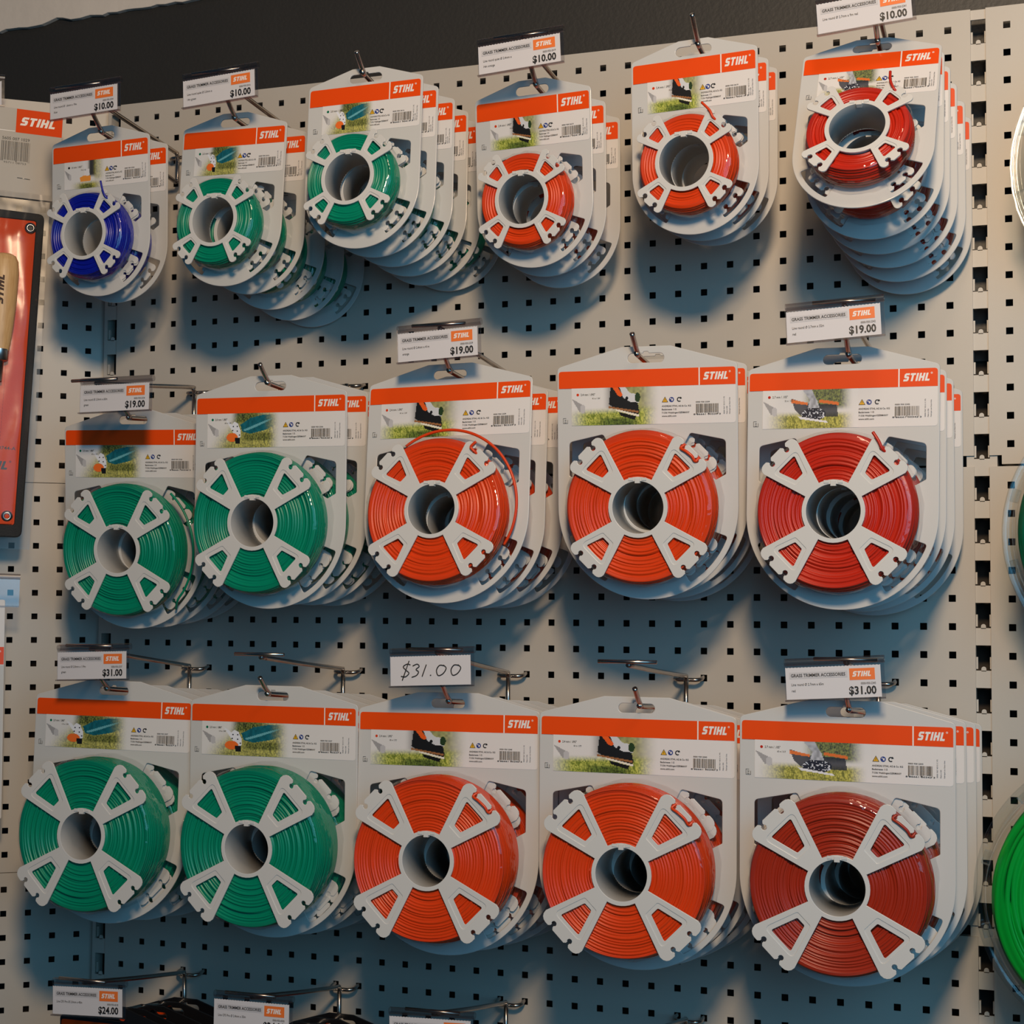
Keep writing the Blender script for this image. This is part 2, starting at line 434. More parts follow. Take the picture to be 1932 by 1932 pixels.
def flange_mesh(t, y, clip=True):
    d = TY[t]; ue, vt, ur = d['ue'], d['vt'], d['ur']; u0, u1, v0, v1 = d['win']
    nd = 0.0105 if t != 'S' else 0.0092; nx = vt * 0.43; nr = 0.0034; ns = 0.0018 if t != 'S' else .0017
    out = []
    for q in range(4):
        a = PI / 4 + q * PI / 2
        def T(u, v): return (u * math.cos(a) - v * math.sin(a), u * math.sin(a) + v * math.cos(a))
        base = math.sqrt(RO ** 2 - .0115 ** 2)
        uc = ue - ur * 1.1
        prof = [(base, -.0115), (uc, -vt)] + [(ue - ur + ur * math.sin(k * PI / 8), -vt + ur * 1.0 - ur * math.cos(k * PI / 8)) for k in range(1, 5)]
        for c in (-nx, nx):
            hc = ue - nd + nr
            prof += [(ue, c - ns - .0024), (ue - .0026, c - ns), (hc + nr * .75, c - ns)]
            prof += [(hc + nr * math.cos(math.radians(b)), c + nr * math.sin(math.radians(b))) for b in (-62, -100, -140, -180, -220, -260, -298)]
            prof += [(hc + nr * .75, c + ns), (ue - .0026, c + ns), (ue, c + ns + .0024)]
        prof += [(ue - ur + ur * math.sin(k * PI / 8), vt - ur + ur * math.cos(k * PI / 8)) for k in range(4, 0, -1)] + [(uc, vt), (base, .0115)]
        out += [T(u, v) for u, v in prof]
        # ring arc to next arm
        b0 = math.degrees(a) + math.degrees(math.asin(.0115 / RO)); b1 = math.degrees(a) + 90 - math.degrees(math.asin(.0115 / RO))
        out += arc(0, 0, RO, b0 + 3, b1 - 3, 6)
    loops = [out, arc(0, 0, RI, 0, 354, 59)]
    mb = MB()
    for q in range(4):
        a = PI / 4 + q * PI / 2
        def T(u, v): return (u * math.cos(a) - v * math.sin(a), u * math.sin(a) + v * math.cos(a))
        wl = rounded([(u0, -v0), (u1, -v1), (u1, v1), (u0, v0)], .0022)
        loops.append([T(u, v) for u, v in wl])
    mb.plate(loops, y + .0009, 0.0014, M['flange'], 0.0003)
    # front layer leaves a recess round every arm opening
    top = loops[:2]; g = d['g']
    for q in range(4):
        a = PI / 4 + q * PI / 2
        def T(u, v): return (u * math.cos(a) - v * math.sin(a), u * math.sin(a) + v * math.cos(a))
        k = (v1 - v0) / (u1 - u0)
        wl = rounded([(u0 - g * .8, -v0 - g + k * g * .8), (u1 + g * .6, -v1 - g - k * g * .6), (u1 + g * .6, v1 + g + k * g * .6), (u0 - g * .8, v0 + g - k * g * .8)], [.003, .006, .006, .003])
        top.append([T(u, v) for u, v in wl])
    mb.plate(top, y, 0.0012, M['flange'], 0.0004)
    if clip:
        mb.box((0, y + 0.0015, RI + .0005), (0.0065, 0.006, 0.0062), M['flange'])
        mb.box((-.0085, y - 0.0004, RI + .0026), (0.006, 0.0012, 0.0036), M['flange'])
        mb.box((.0085, y - 0.0004, RI + .0026), (0.006, 0.0012, 0.0036), M['flange'])
    return mb.mesh('flange')

def core_mesh(t):
    d = TY[t]; mb = MB(); D = d['D']
    e = d['rf'] + .0016
    mb.lathe([(RI, -D + .0003), (RI, e), (RI + .0016, e), (RI + .0016, -D + .001), (RI, -D + .0003)], M['flange'], 64)
    return mb.mesh('core_tube')

def coil_mesh(t, m, dia, seed):
    d = TY[t]; D = d['D']; R = d['R']; rnd = random.Random(seed)
    p = dia * 1.08; a = dia / 2; yf = -D + .0040 + a; yb = -.0035 - a
    prof = []; ids = []
    r = RO - .001; k = 0
    while r < R - a:
        jit = rnd.choice([0, 0, .2, .4, .8, 1.3]) * a * (0.6 if k else 0)
        lift = (1.5 * a if rnd.random() < .12 else 0)
        for b in (178, 140, 90, 40):
            prof.append((r - a * .0 + a * math.cos(math.radians(b)), yf + jit + lift - a * math.sin(math.radians(b)))); ids.append(k)
        r += p; k += 1
    nr = k; y = yf; nw = max(2, int((yb - yf) / p)); stepy = (yb - yf) / nw
    for q in range(nw + 1):
        bulge = .0035 * math.sin(PI * q / nw) + rnd.choice([0, 0, -.35, .45]) * a
        for b in (88, 45, 0, -45):
            prof.append((R - a + bulge + a * math.cos(math.radians(b)), y + bulge * 0 - a * math.sin(math.radians(b)))); ids.append(nr + q)
        y += stepy
    prof.append((RO, -.003)); ids.append(nr + nw)
    ph = [(rnd.uniform(0, 6.28), rnd.choice([1, 1, 2, 3]), rnd.uniform(.1, .55), rnd.uniform(0, 6.28), rnd.uniform(.1, .5)) for _ in range(nr + nw + 2)]
    def fn(j, th, r, y):
        q = ph[ids[j]]
        w = math.sin(q[1] * th + q[0])
        if ids[j] < nr: return r + a * q[2] * w, y + a * q[4] * math.sin(th * 2 + q[3])
        return r + a * q[2] * w * .8, y + a * q[4] * math.sin(th + q[3])
    mb = MB(); mb.lathe(prof, m, 112, fn=fn)
    return mb.mesh('line_coil')

def film_mesh(t):
    d = TY[t]; D = d['D']; R = d['R']; mb = MB()
    rnd = random.Random(3)
    prof = [(R - .006, -D + .0022), (R + .0015, -D + .0035), (R + .0055, -D * .72), (R + .0068, -D * .45), (R + .0058, -D * .2), (R + .0062, -.003), (R + .0068, -.0006)]
    def fn(j, th, r, y): return r + .0007 * math.sin(th * 9 + j) + .0006 * math.sin(th * 23 + j * 2), y
    mb.lathe(prof, M['film'], 96, fn=fn); return mb.mesh('clear_film')

# printed pictures ---------------------------------------------------------------
def inside(px, py, poly):
    r = np.zeros(px.shape, bool); n = len(poly)
    for i in range(n):
        x0, y0 = poly[i]; x1, y1 = poly[(i + 1) % n]
        c = ((y0 > py) != (y1 > py)) & (px < (x1 - x0) * (py - y0) / (y1 - y0 + 1e-12) + x0)
        r ^= c
    return r
def vnoise(u, v, s, seed):
    g = np.random.RandomState(seed).rand(64, 64)
    x = u * s; y = v * s * .4
    xi = np.floor(x).astype(int); yi = np.floor(y).astype(int); fx = x - xi; fy = y - yi
    fx = fx * fx * (3 - 2 * fx); fy = fy * fy * (3 - 2 * fy)
    q = lambda a, b: g[a % 64, b % 64]
    return (q(xi, yi) * (1 - fx) + q(xi + 1, yi) * fx) * (1 - fy) + (q(xi, yi + 1) * (1 - fx) + q(xi + 1, yi + 1) * fx) * fy
def paint(kind, u, v):
    WH = np.array([.72, .70, .69])
    C = np.ones(u.shape + (3,)) * WH
    lin = lambda r, g, b: np.array(srgb(r, g, b)[:3])
    def lay(mask, col, al=1.0):
        m = (mask * al)[..., None]; C[:] = C * (1 - m) + np.asarray(col) * m
    n1 = vnoise(u, v, 40, 1); n2 = vnoise(u, v, 90, 2); n3 = vnoise(u * 3, v, 60, 3)
    sm = lambda a, b, x: np.clip((x - a) / (b - a), 0, 1) ** 2 * (3 - 2 * np.clip((x - a) / (b - a), 0, 1))
    g = np.clip(((.55 * n3 + .45 * n2) - .5) * 2.3 + .5, 0, 1)[..., None]
    light = lin(196, 190, 92) * g + lin(110, 112, 48) * (1 - g); dark = lin(120, 128, 60) * g + lin(28, 40, 18) * (1 - g)
    if kind == 'green':
        al = sm(.10, .42, u + .25 * (.5 - v)) * (1 - sm(.80, .98, u)) * sm(1.05, .55, v - .25 + .55 * (1 - sm(.2, .5, u)))
        lay(np.ones_like(u), light, al * .95)
        lay(sm(.30, .42, u) * (1 - sm(.62, .8, u)) * sm(.62, .78, v), dark, .95)
        lay(sm(.46, .52, u) * (1 - sm(.8, .92, u)) * sm(.16, .24, v) * (1 - sm(.38, .46, v)), dark, .8)
        t = inside(u, v, [(.47, .46), (.44, .66), (.58, .86), (.76, .95), (.98, .95), (.93, .66), (.78, .50), (.58, .40)])
        lay(t, lin(20, 96, 110) * (.75 + .5 * n1[..., None]), 1 - sm(.74, .95, u))
        lay(inside(u, v, [(.48, .52), (.62, .64), (.9, .88), (.9, .84), (.64, .58), (.5, .47)]), lin(120, 190, 200), .7 * (1 - sm(.74, .92, u)))
        lay(inside(u, v, [(.24, .84), (.30, .74), (.33, .68), (.36, .76), (.41, .70), (.445, .50), (.445, .30), (.40, .28), (.34, .45)]), lin(226, 228, 236))
        for a, b in ((.35, .62), (.40, .62), (.34, .50), (.40, .48), (.43, .36)): lay((u - a) ** 2 + ((v - b) * .38) ** 2 < .00008, lin(40, 40, 50))
        lay(((u - .335) / .075) ** 2 + ((v - .30) / .13) ** 2 < 1, lin(236, 110, 40)); lay(inside(u, v, [(.37, .28), (.44, .28), (.44, .12), (.38, .12)]), lin(24, 24, 26))
    elif kind == 'orange':
        lay(np.ones_like(u), lin(150, 150, 92) * (.6 + .7 * n1[..., None]), sm(.45, .62, u) * (1 - sm(.74, 1.0, u)) * sm(.30, .42, v) * .95)
        al = sm(.0, .30, u + .1) * (1 - sm(.78, .98, u)) * (1 - sm(.24, .46, v - .10 * u))
        lay(np.ones_like(u), lin(196, 200, 96) * g + lin(104, 122, 40) * (1 - g), al)
        lay(sm(.26, .40, u) * (1 - sm(.66, .78, u)) * (1 - sm(.14, .24, v)), lin(80, 110, 40) * g + lin(20, 36, 14) * (1 - g), .85)
        lay(sm(.34, .48, u) * sm(.4, .5, v), lin(30, 30, 30), .75 * (1 - sm(.5, .56, u)))
        lay(inside(u, v, [(.44, 1.0), (.56, 1.0), (.62, .74), (.74, .62), (.76, .30), (.72, .22), (.48, .44), (.42, .56)]), lin(22, 22, 24))
        lay(inside(u, v, [(.54, 1.0), (.60, 1.0), (.66, .84), (.74, .80), (.76, .58), (.66, .60), (.58, .72)]), lin(206, 208, 212))
        lay(inside(u, v, [(.46, 1.0), (.52, 1.0), (.575, .80), (.555, .74), (.52, .78)]), lin(232, 92, 28))
        lay((u - .62) ** 2 + ((v - .70) * .38) ** 2 < .0003, lin(16, 16, 16)); lay(((u - .74) / .03) ** 2 + ((v - .72) / .13) ** 2 < 1, lin(36, 60, 30))
        lay(inside(u, v, [(.42, .50), (.75, .36), (.755, .30), (.42, .45)]), lin(150, 100, 60)); lay(inside(u, v, [(.50, .42), (.76, .26), (.76, .20), (.50, .37)]), lin(226, 222, 206))
        lay(inside(u, v, [(.53, .34), (.72, .22), (.71, .12), (.55, .24)]), lin(14, 14, 14))
    elif kind == 'red':
        lay(np.ones_like(u), dark * 1.1, sm(.40, .55, u) * (1 - sm(.80, .96, u)) * sm(.42, .6, v) * .95)
        al = sm(.0, .30, u) * (1 - sm(.80, .98, u)) * (1 - sm(.28, .46, v))
        lay(np.ones_like(u), light, al)
        lay(inside(u, v, [(.30, .78), (.34, .50), (.42, .30), (.80, .28), (.78, .60), (.5, .62)]), lin(30, 34, 52), .9)
        lay(inside(u, v, [(.30, .76), (.48, .66), (.48, .60), (.30, .66)]), lin(232, 120, 50), .9); lay(inside(u, v, [(.60, .74), (.80, .66), (.80, .58), (.60, .66)]), lin(226, 110, 44), .9)
        lay(inside(u, v, [(.42, 1.0), (.52, 1.0), (.58, .70), (.60, .52), (.48, .52), (.50, .74)]), lin(176, 178, 186) * (.6 + .6 * n1[..., None]))
        lay(((u - .54) / .13) ** 2 + ((v - .36) / .16) ** 2 < 1, lin(34, 36, 50)); lay((((u - .54) / .13) ** 2 + ((v - .36) / .16) ** 2 < 1) & (n2 > .66), lin(200, 204, 214))
        lay(inside(u, v, [(.37, .32), (.68, .18), (.69, .13), (.40, .24)]), lin(220, 220, 226))
    else:
        lay(np.ones_like(u), light, sm(.1, .45, u) * (1 - sm(.62, .9, u)) * (1 - sm(.12, .3, v)))
        lay(sm(.5, .58, u) * (1 - sm(.66, .74, u)) * sm(.35, .5, v), lin(26, 26, 28), .95)
        lay(sm(.62, .7, u) * (1 - sm(.74, .9, u)) * sm(.2, .4, v), light, .6)
        lay(inside(u, v, [(.40, .98), (.46, .98), (.50, .68), (.55, .70), (.56, .46), (.44, .42), (.44, .70)]), lin(226, 224, 226))
        lay(inside(u, v, [(.34, .40), (.42, .46), (.58, .44), (.58, .26), (.36, .24)]), lin(236, 150, 60)); lay(sm(.3, .4, u) * (1 - sm(.56, .66, u)) * (1 - sm(.10, .2, v)), dark, .9)
    # rod of line, upper left
    lay(inside(u, v, [(.0, .72), (.02, .69), (.145, .36), (.09, .36)]) | inside(u, v, [(.0, .72), (.15, .52), (.15, .34), (.09, .36)]), lin(150, 148, 150), .9)
    lay(((u - .125) / .03) ** 2 + ((v - .44) / .115) ** 2 < 1, lin(188, 186, 188))
    return C
_pic = {}
def picture_mesh(kind, w, h):
    k = (kind, w, h)
    if k in _pic: return _pic[k]
    nx, nz = 132, 52
    u, v = np.meshgrid((np.arange(nx) + .5) / nx, (np.arange(nz) + .5) / nz, indexing='ij')
    C = paint(kind, u, v)
    V = [(w * i / nx, 0, h * j / nz) for i in range(nx + 1) for j in range(nz + 1)]
    F = [(i * (nz + 1) + j, (i + 1) * (nz + 1) + j, (i + 1) * (nz + 1) + j + 1, i * (nz + 1) + j + 1) for i in range(nx) for j in range(nz)]
    me = bpy.data.meshes.new('printed_picture'); me.from_pydata(V, [], F)
    at = me.attributes.new('ink', 'FLOAT_COLOR', 'FACE')
    arr = np.ones((nx * nz, 4), np.float32); arr[:, :3] = C.reshape(-1, 3)
    at.data.foreach_set('color', arr.ravel()); me.materials.append(M['picture']); me.update()
    _pic[k] = me; return me

LB = {'S': dict(div=.725, pic=.118, px1=.60, ic=(.575, .617, .660), ad=.560, bc=(.760, .925), vt=(.950, .980), bh=.0241),
      'M': dict(div=.800, pic=.073, px1=.585, ic=(.608, .645, .688), ad=.590, bc=(.780, .905), vt=(.940, .970), bh=.0222),
      'L': dict(div=.816, pic=.063, px1=.620, ic=(.643, .677, .713), ad=.625, bc=(.793, .905), vt=(.930, .963), bh=.0234)}
DES = {'blue': ('blue', 'blueline', '1.6 mm / .063"', '19 m / 62\'', '0000 930 2334'),
       'gS': ('green', 'green', '2.0 mm / .080"', '14 m / 46\'', '0000 930 2416'), 'gM': ('green', 'green', '2.0 mm / .080"', '60 m / 196\'', '0000 930 2336'), 'gL': ('green', 'green', '2.0 mm / .080"', '119 m / 390\'', '0000 930 2337'),
       'oS': ('orange', 'orangeline', '2.4 mm / .095"', '14 m / 46\'', '0000 930 2419'), 'oM': ('orange', 'orangeline', '2.4 mm / .095"', '41 m / 134\'', '0000 930 2339'), 'oL': ('orange', 'orangeline', '2.4 mm / .095"', '83 m / 272\'', '0000 930 2340'),
       'rS': ('red', 'redline', '2.7 mm / .105"', '9 m / 30\'', '0000 930 2341'), 'rM': ('red', 'redline', '2.7 mm / .105"', '32 m / 104\'', '0000 930 2342'), 'rL': ('red', 'brownline', '2.7 mm / .105"', '65 m / 213\'', '0000 930 2343'),
       'kS': ('orange', 'blackline', '2.0 mm / .080"', '45 m / 147\'', '0000 930 4318')}
def barcode(mb, x0, z0, x1, z1, y, m, seed, n=34):
    r = random.Random(seed); w = [r.choice([1, 1, 2, 3]) for _ in range(n * 2)]; k = (x1 - x0) / sum(w[:-1]); x = x0
    for i, q in enumerate(w[:-1]):
        if i % 2 == 0: mb.rect(x, z0 if i not in (0, 2, n, n + 2, 2 * n - 2, 2 * n - 4) else z0 - .0018, x + q * k, z1, y, m)
        x += q * k
_lab = {}
def label_parts(t, des):
    """meshes of the printed label: base sheet, then what is printed on it"""
    k = (t, des)
    if k in _lab: return _lab[k]
    if des == 'kS':
        d = TY[t]; x0 = -d['W'] / 2; zt = -d['hs']
        mb = MB(); mb.plate([rounded([(x0, zt - .024), (x0 + .098, zt - .024), (x0 + .098, zt), (x0, zt)], [0, 0, 0, .004])], -.0004, .0003, M['orange'])
        _lab[k] = [('label', mb.mesh('label'))]; return _lab[k]
    d = TY[t]; l = LB[t]; w = d['W']; x0 = -w / 2; zt = -d['hs']; zb = zt - d['Hl']; bh = l['bh']
    kind, line, s1, s2, num = DES[des]; X = lambda f: x0 + w * f
    parts = []
    mb = MB(); rr = .004
    lp = rounded([(X(l['pic']), zb), (x0 + w, zb), (x0 + w, zt - bh + .0005), (X(l['pic']), zt - bh + .0005)], [0, rr, 0, 0])
    mb.plate([lp], -.0004, .0003, M['white'])
    parts.append(('label', mb.mesh('label')))
    mb = MB(); mb.plate([rounded([(x0, zt - bh), (X(l['div']) - .0008, zt - bh), (X(l['div']) - .0008, zt), (x0, zt)], [0, 0, 0, rr])], -.0007, .0003, M['orange'])
    mb.plate([rounded([(X(l['div']) + .0008, zt - bh), (x0 + w, zt - bh), (x0 + w, zt), (X(l['div']) + .0008, zt)], [0, 0, rr, 0])], -.0007, .0003, M['orange'])
    mb.rect(X(l['div']) - .0008, zt - bh, X(l['div']) + .0008, zt, -.0006, M['logo'])
    parts.append(('orange_band', mb.mesh('orange_band')))
    mb = MB(); lx0 = X(l['div']) + (1 - l['div']) * w * .11; lw = (1 - l['div']) * w * .72
    put_logo(mb, lx0, zt - bh * .70, lw, bh * .44, -.0009, M['logo'])
    parts.append(('logo_lettering', mb.mesh('logo_lettering')))
    pw = w * (l['px1'] - l['pic']); ph = d['Hl'] - bh
    parts.append(('printed_picture', picture_mesh(kind, pw, ph), (X(l['pic']) + .0002, -.0006, zb + .0001)))
    # warning symbols and size dot
    mb = MB(); zi = zt - bh - .0175 if t != 'S' else zt - bh - .0155; r = .0033; y = -.0008
    a, b, c = (X(f) for f in l['ic'])
    mb.poly([(a - r * 1.25, zi - r), (a + r * 1.25, zi - r), (a, zi + r * 1.2)], y, M['ink']); mb.poly([(a - r * .95, zi - r * .85), (a + r * .95, zi - r * .85), (a, zi + r * .85)], y - .0001, M['yellow']); mb.rect(a - .0003, zi - .0016, a + .0003, zi + .0012, y - .0002, M['ink'])
    mb.disc(b, zi, r, y, M['blueink']); mb.rect(b - .0002, zi - .0016, b + .0018, zi + .0012, y - .0001, M['white']); mb.disc(b - .0012, zi + .0012, .0008, y - .0001, M['white'], 8)
    mb.ring(c, zi, r * .55, r * .95, y, M['ink'], 12, .6, 5.4); mb.poly([(c + .0006, zi + .0004), (c + .0036, zi + .0012), (c + .0020, zi + .0036)], y, M['ink'])
    dm = {'blue': 'ink', 'green': 'tealgreen', 'orange': 'orangeline', 'red': 'redline'}[kind]
    dx = X(l['pic']) + .0085; dz = zt - bh - .0085; mb.disc(dx, dz, .0018, y, M[dm], 12)
    parts.append(('warning_symbols', mb.mesh('warning_symbols')))
    mb = MB()
    mb.text(s1, dx + .004, dz - .0013, .0028, y, M['ink'], .015, xs=.82)
    mb.text(s2, dx + .004 + .026, dz - .0060, .0020, y, M['ink'], .015, xs=.82, align='R')
    # material code box on the grey margin
    bx = X(l['pic'] * .5); bz = zb + .0065; q = .0032
    for (aa, bb, cc, dd) in ((-q, -q * 1.1, q, -q * .95), (-q, q * .95, q * .3, q * 1.1), (-q, -q, -q * .85, q), (q * .85, -q, q, q * .4)): mb.rect(bx + aa, bz + bb, bx + cc, bz + dd, -.0003, M['ink'])
    mb.text('21', bx, bz - .0005, .0022, -.0003, M['ink'], .03, xs=.8, align='C'); mb.text('PAP', bx, bz - .0028, .0012, -.0003, M['ink'], .02, align='C')
    ax = X(l['ad']); az = zi - .0092 if t != 'S' else zi - .0080; st = .0042 if t != 'S' else .0038
    aw = (l['bc'][0] - l['ad']) * w * .86
    for i, (s, f) in enumerate((('ANDREAS STIHL AG & Co. KG', 1), ('Badstrasse 115', .5), ('71336 Waiblingen/GERMANY', .95), ('www.stihl.com', .5))): mb.text(s, ax, az - st * i, .0021, y, M['ink'], .018, fit=aw * f)
    parts.append(('small_print', mb.mesh('small_print')))
    mb = MB(); b0, b1 = X(l['bc'][0]), X(l['bc'][1]); z1 = az + .003; z0 = z1 - .0115
    mb.text(num, b0, z1 + .0015, .0017, y, M['ink'], .02, fit=(b1 - b0) * .62)
    barcode(mb, b0, z0, b1, z1, y, M['ink'], hash(des) % 97 if False else len(num) + sum(map(ord, des)))
    mb.text('8 86661 00' + num[-3:] + ' 3', b0 - .003, z0 - .0026, .0018, y, M['ink'], .02, fit=(b1 - b0) + .006)
    for i, s in enumerate(('0000 967 4512 C PS', 'Made in USA', "Fabriqué aux Etats-Unis")): mb.text(s, X(l['vt'][0]) + (l['vt'][1] - l['vt'][0]) * w * i / 2, z0 - .002, .0015, y, M['greyink'], .0, fit=.022 * (1, .45, .95)[i], rot=PI / 2)
    parts.append(('barcode', mb.mesh('barcode')))
    _lab[k] = parts; return parts
TINY = ('small_print', 'warning_symbols', 'barcode')

_shared = {}
def sh(key, fn):
    if key not in _shared: _shared[key] = fn()
    return _shared[key]
DIA = {'blue': .0030, 'gS': .0031, 'oS': .0033, 'rS': .0034, 'kS': .0030, 'gM': .0035, 'oM': .0039, 'rM': .0040, 'gL': .0036, 'oL': .0035, 'rL': .0034}
def make_pack(t, des, name='trimmer_line_pack'):
    d = TY[t]; hz = -(d['hs'] + d['hh'])
    root = thing(name, None, None); root.rotation_mode = 'YXZ'
    bk = des[0] == 'k'
    obj('backing_card', sh(('card', t, bk), lambda: card_mesh(t, bk)), root)
    lab = None
    for q in label_parts(t, des):
        loc = q[2] if len(q) > 2 else (0, 0, 0)
        if lab is None: lab = obj(q[0], q[1], root, loc)
        else:
            o = obj(q[0], q[1], lab, loc)
            if q[0] in TINY: o['kind'] = 'stuff'
    h = (0, 0, hz)
    obj('front_flange', sh(('ff', t), lambda: flange_mesh(t, -d['D'])), root, h)
    obj('rear_flange', sh(('rf', t), lambda: flange_mesh(t, d['rf'], False)), root, h)
    obj('core_tube', sh(('core', t), lambda: core_mesh(t)), root, h)
    dia = DIA[des]
    obj('line_coil', sh(('coil', t, des), lambda: coil_mesh(t, M[DES[des][1]], dia, sum(map(ord, des)))), root, h)
    obj('clear_film', sh(('film', t), lambda: film_mesh(t)), root, h)
    return root

def loose(root, t, des, paths, name='loose_line_end'):
    d = TY[t]; dia = DIA[des]
    mb = MB()
    for p in paths: mb.tube(smooth_path(p), dia / 2, M[DES[des][1]], 8)
    mb.build(name, root, (0, 0, -(d['hs'] + d['hh'])))
def smooth_path(p, n=6):
    P_ = [Vector(q) for q in p]
    if len(P_) < 3: return P_
    out = []
    for i in range(len(P_) - 1):
        a = P_[max(i - 1, 0)]; b = P_[i]; c = P_[i + 1]; e = P_[min(i + 2, len(P_) - 1)]
        for k in range(n):
            s = k / n; out.append(.5 * ((2 * b) + (c - a) * s + (2 * a - 5 * b + 4 * c - e) * s * s + (3 * b - a - 3 * c + e) * s ** 3))
    out.append(P_[-1]); return out

# every stack: type, design, words, then poses front to back (x, y, z, yaw, tilt, roll) of the slot centre
ORD = ['first', 'second', 'third', 'fourth', 'fifth', 'sixth']
STACKS = [
 ('T1', 'S', 'blue', 'blue', 'leftmost top-row hook', [(-.7485, -.2297, -.0976, -.002, .016, -.014), (-.7486, -.180, -.0993, 0, .01, -.01)]),
 ('T2', 'S', 'gS', 'green', 'second top-row hook from left', [(-.5177, -.2353, -.1005, -.006, -.054, .020), (-.5161, -.178, -.1006, 0, -.02, .01), (-.5178, -.116, -.112, 0, 0, 0), (-.5104, -.063, -.120, 0, 0, .01), (-.5030, -.0105, -.1225, 0, 0, 0)]),
 ('T3', 'S', 'gS', 'green', 'third top-row hook from left', [(-.2856, -.2896, -.0754, .006, -.0877, -.0098), (-.2857, -.236, -.0747, 0, -.05, 0), (-.2844, -.180, -.0761, 0, -.03, 0), (-.2848, -.128, -.0794, 0, -.02, 0), (-.2860, -.0765, -.0822, 0, 0, 0), (-.2700, -.020, -.0816, 0, 0, 0)]),
 ('T4', 'S', 'oS', 'orange', 'fourth top-row hook from left', [(-.0659, -.2322, -.0977, -.0655, .0501, -.0072), (-.0658, -.170, -.0991, -.03, .03, 0), (-.0659, -.104, -.1032, 0, .02, 0)]),
 ('T5', 'S', 'oS', 'orange', 'fifth top-row hook from left', [(.1622, -.2536, -.0750, -.0649, .0076, -.0104), (.1626, -.190, -.0704, -.03, 0, 0), (.1628, -.135, -.0658, 0, 0, 0)]),
 ('T6', 'S', 'rS', 'red', 'rightmost top-row hook', [(.3909, -.2603, -.0990, -.0099, -.4017, .0169), (.3901, -.231, -.0990, 0, -.10, 0), (.3921, -.180, -.1016, 0, 0, .01), (.3951, -.1305, -.1099, 0, 0, 0), (.4004, -.081, -.1194, 0, 0, 0), (.4040, -.0315, -.1277, 0, 0, 0)]),
 ('M1', 'M', 'gM', 'green', 'leftmost middle-row hook', [(-.7012, -.2009, -.5205, .0148, .0808, .0229), (-.7000, -.138, -.5185, 0, .05, .01), (-.7020, -.076, -.514, 0, .03, 0), (-.7030, -.016, -.508, 0, 0, 0)]),
 ('M2', 'M', 'gM', 'green', 'second middle-row hook from left', [(-.4380, -.2654, -.4883, -.0056, .0238, .0115), (-.4379, -.200, -.4827, 0, .02, .01), (-.4375, -.135, -.483, 0, 0, 0), (-.437, -.070, -.484, 0, 0, 0)]),
 ('M3', 'M', 'oM', 'orange', 'third middle-row hook from left', [(-.1744, -.2498, -.4807, -.0031, -.1015, -.0131), (-.1745, -.187, -.4888, 0, -.06, 0), (-.1720, -.124, -.4860, 0, -.03, 0), (-.1715, -.061, -.4855, 0, 0, 0)]),
 ('M4', 'M', 'oM', 'orange', 'fourth middle-row hook from left', [(.1036, -.2677, -.4732, .0302, .0666, .0068), (.1022, -.205, -.4679, .02, .03, 0), (.1005, -.142, -.471, .01, .02, 0), (.098, -.080, -.474, 0, 0, 0)]),
 ('M5', 'M', 'rM', 'red', 'rightmost middle-row hook', [(.3514, -.2541, -.4842, -.0294, -.0085, .0124), (.3523, -.190, -.4843, -.01, 0, .01), (.3530, -.115, -.4868, 0, 0, 0), (.3568, -.040, -.4918, 0, 0, 0)]),
 ('B1', 'L', 'gL', 'green', 'leftmost third-row hook', [(-.6976, -.2432, -0.9175, .0235, -.0300, .0092), (-.6990, -.169, -0.9265, .01, -.01, 0), (-.7000, -.093, -0.9340, 0, 0, 0), (-.7010, -.018, -0.9390, 0, 0, 0)]),
 ('B2', 'L', 'gL', 'green', 'second third-row hook from left', [(-.4342, -.2524, -0.9182, -.0009, .0047, .0019), (-.4350, -.177, -0.9272, 0, 0, 0), (-.4360, -.101, -0.9347, 0, 0, 0), (-.4365, -.025, -0.9397, 0, 0, 0)]),
 ('B3', 'L', 'oL', 'orange', 'third third-row hook from left', [(-.1762, -.2430, -0.9220, .0159, -.0318, -.0053), (-.1745, -.169, -0.9310, 0, -.01, 0), (-.1730, -.093, -0.9385, 0, 0, 0), (-.1720, -.018, -0.9435, 0, 0, 0)]),
 ('B4', 'L', 'oL', 'orange', 'fourth third-row hook from left', [(.0878, -.2516, -0.9207, .0168, .0032, .0033), (.0890, -.177, -0.9297, .01, 0, 0), (.0905, -.101, -0.9372, 0, 0, 0), (.0920, -.025, -0.9422, 0, 0, 0)]),
 ('B5', 'L', 'rL', 'dark red', 'rightmost third-row hook', [(.3554, -.2649, -.9177, .0178, .0205, .0075), (.3601, -.187, -.9221, .01, .01, 0), (.3649, -.110, -.9281, 0, 0, 0), (.3659, -.035, -.9348, 0, 0, 0)]),
 ('C1', 'S', 'kS', 'black', 'leftmost bottom hook', [(-.6880, -.250, -1.3780, 0, 0, 0), (-.6860, -.198, -1.392, 0, 0, .01), (-.6840, -.147, -1.399, 0, 0, 0), (-.6860, -.096, -1.405, 0, 0, -.01), (-.6900, -.045, -1.411, 0, 0, 0)]),
 ('C2', 'S', 'kS', 'black', 'second bottom hook from left', [(-.4230, -.250, -1.3900, 0, 0, 0), (-.4220, -.198, -1.396, 0, 0, -.01), (-.4200, -.147, -1.401, 0, 0, 0), (-.4210, -.096, -1.406, 0, 0, .01), (-.4250, -.045, -1.411, 0, 0, 0)]),
 ('C3', 'S', 'kS', 'black', 'third bottom hook from left', [(-.1640, -.250, -1.3930, 0, 0, 0), (-.1650, -.198, -1.399, 0, 0, 0), (-.1660, -.147, -1.404, 0, 0, 0)]),
]
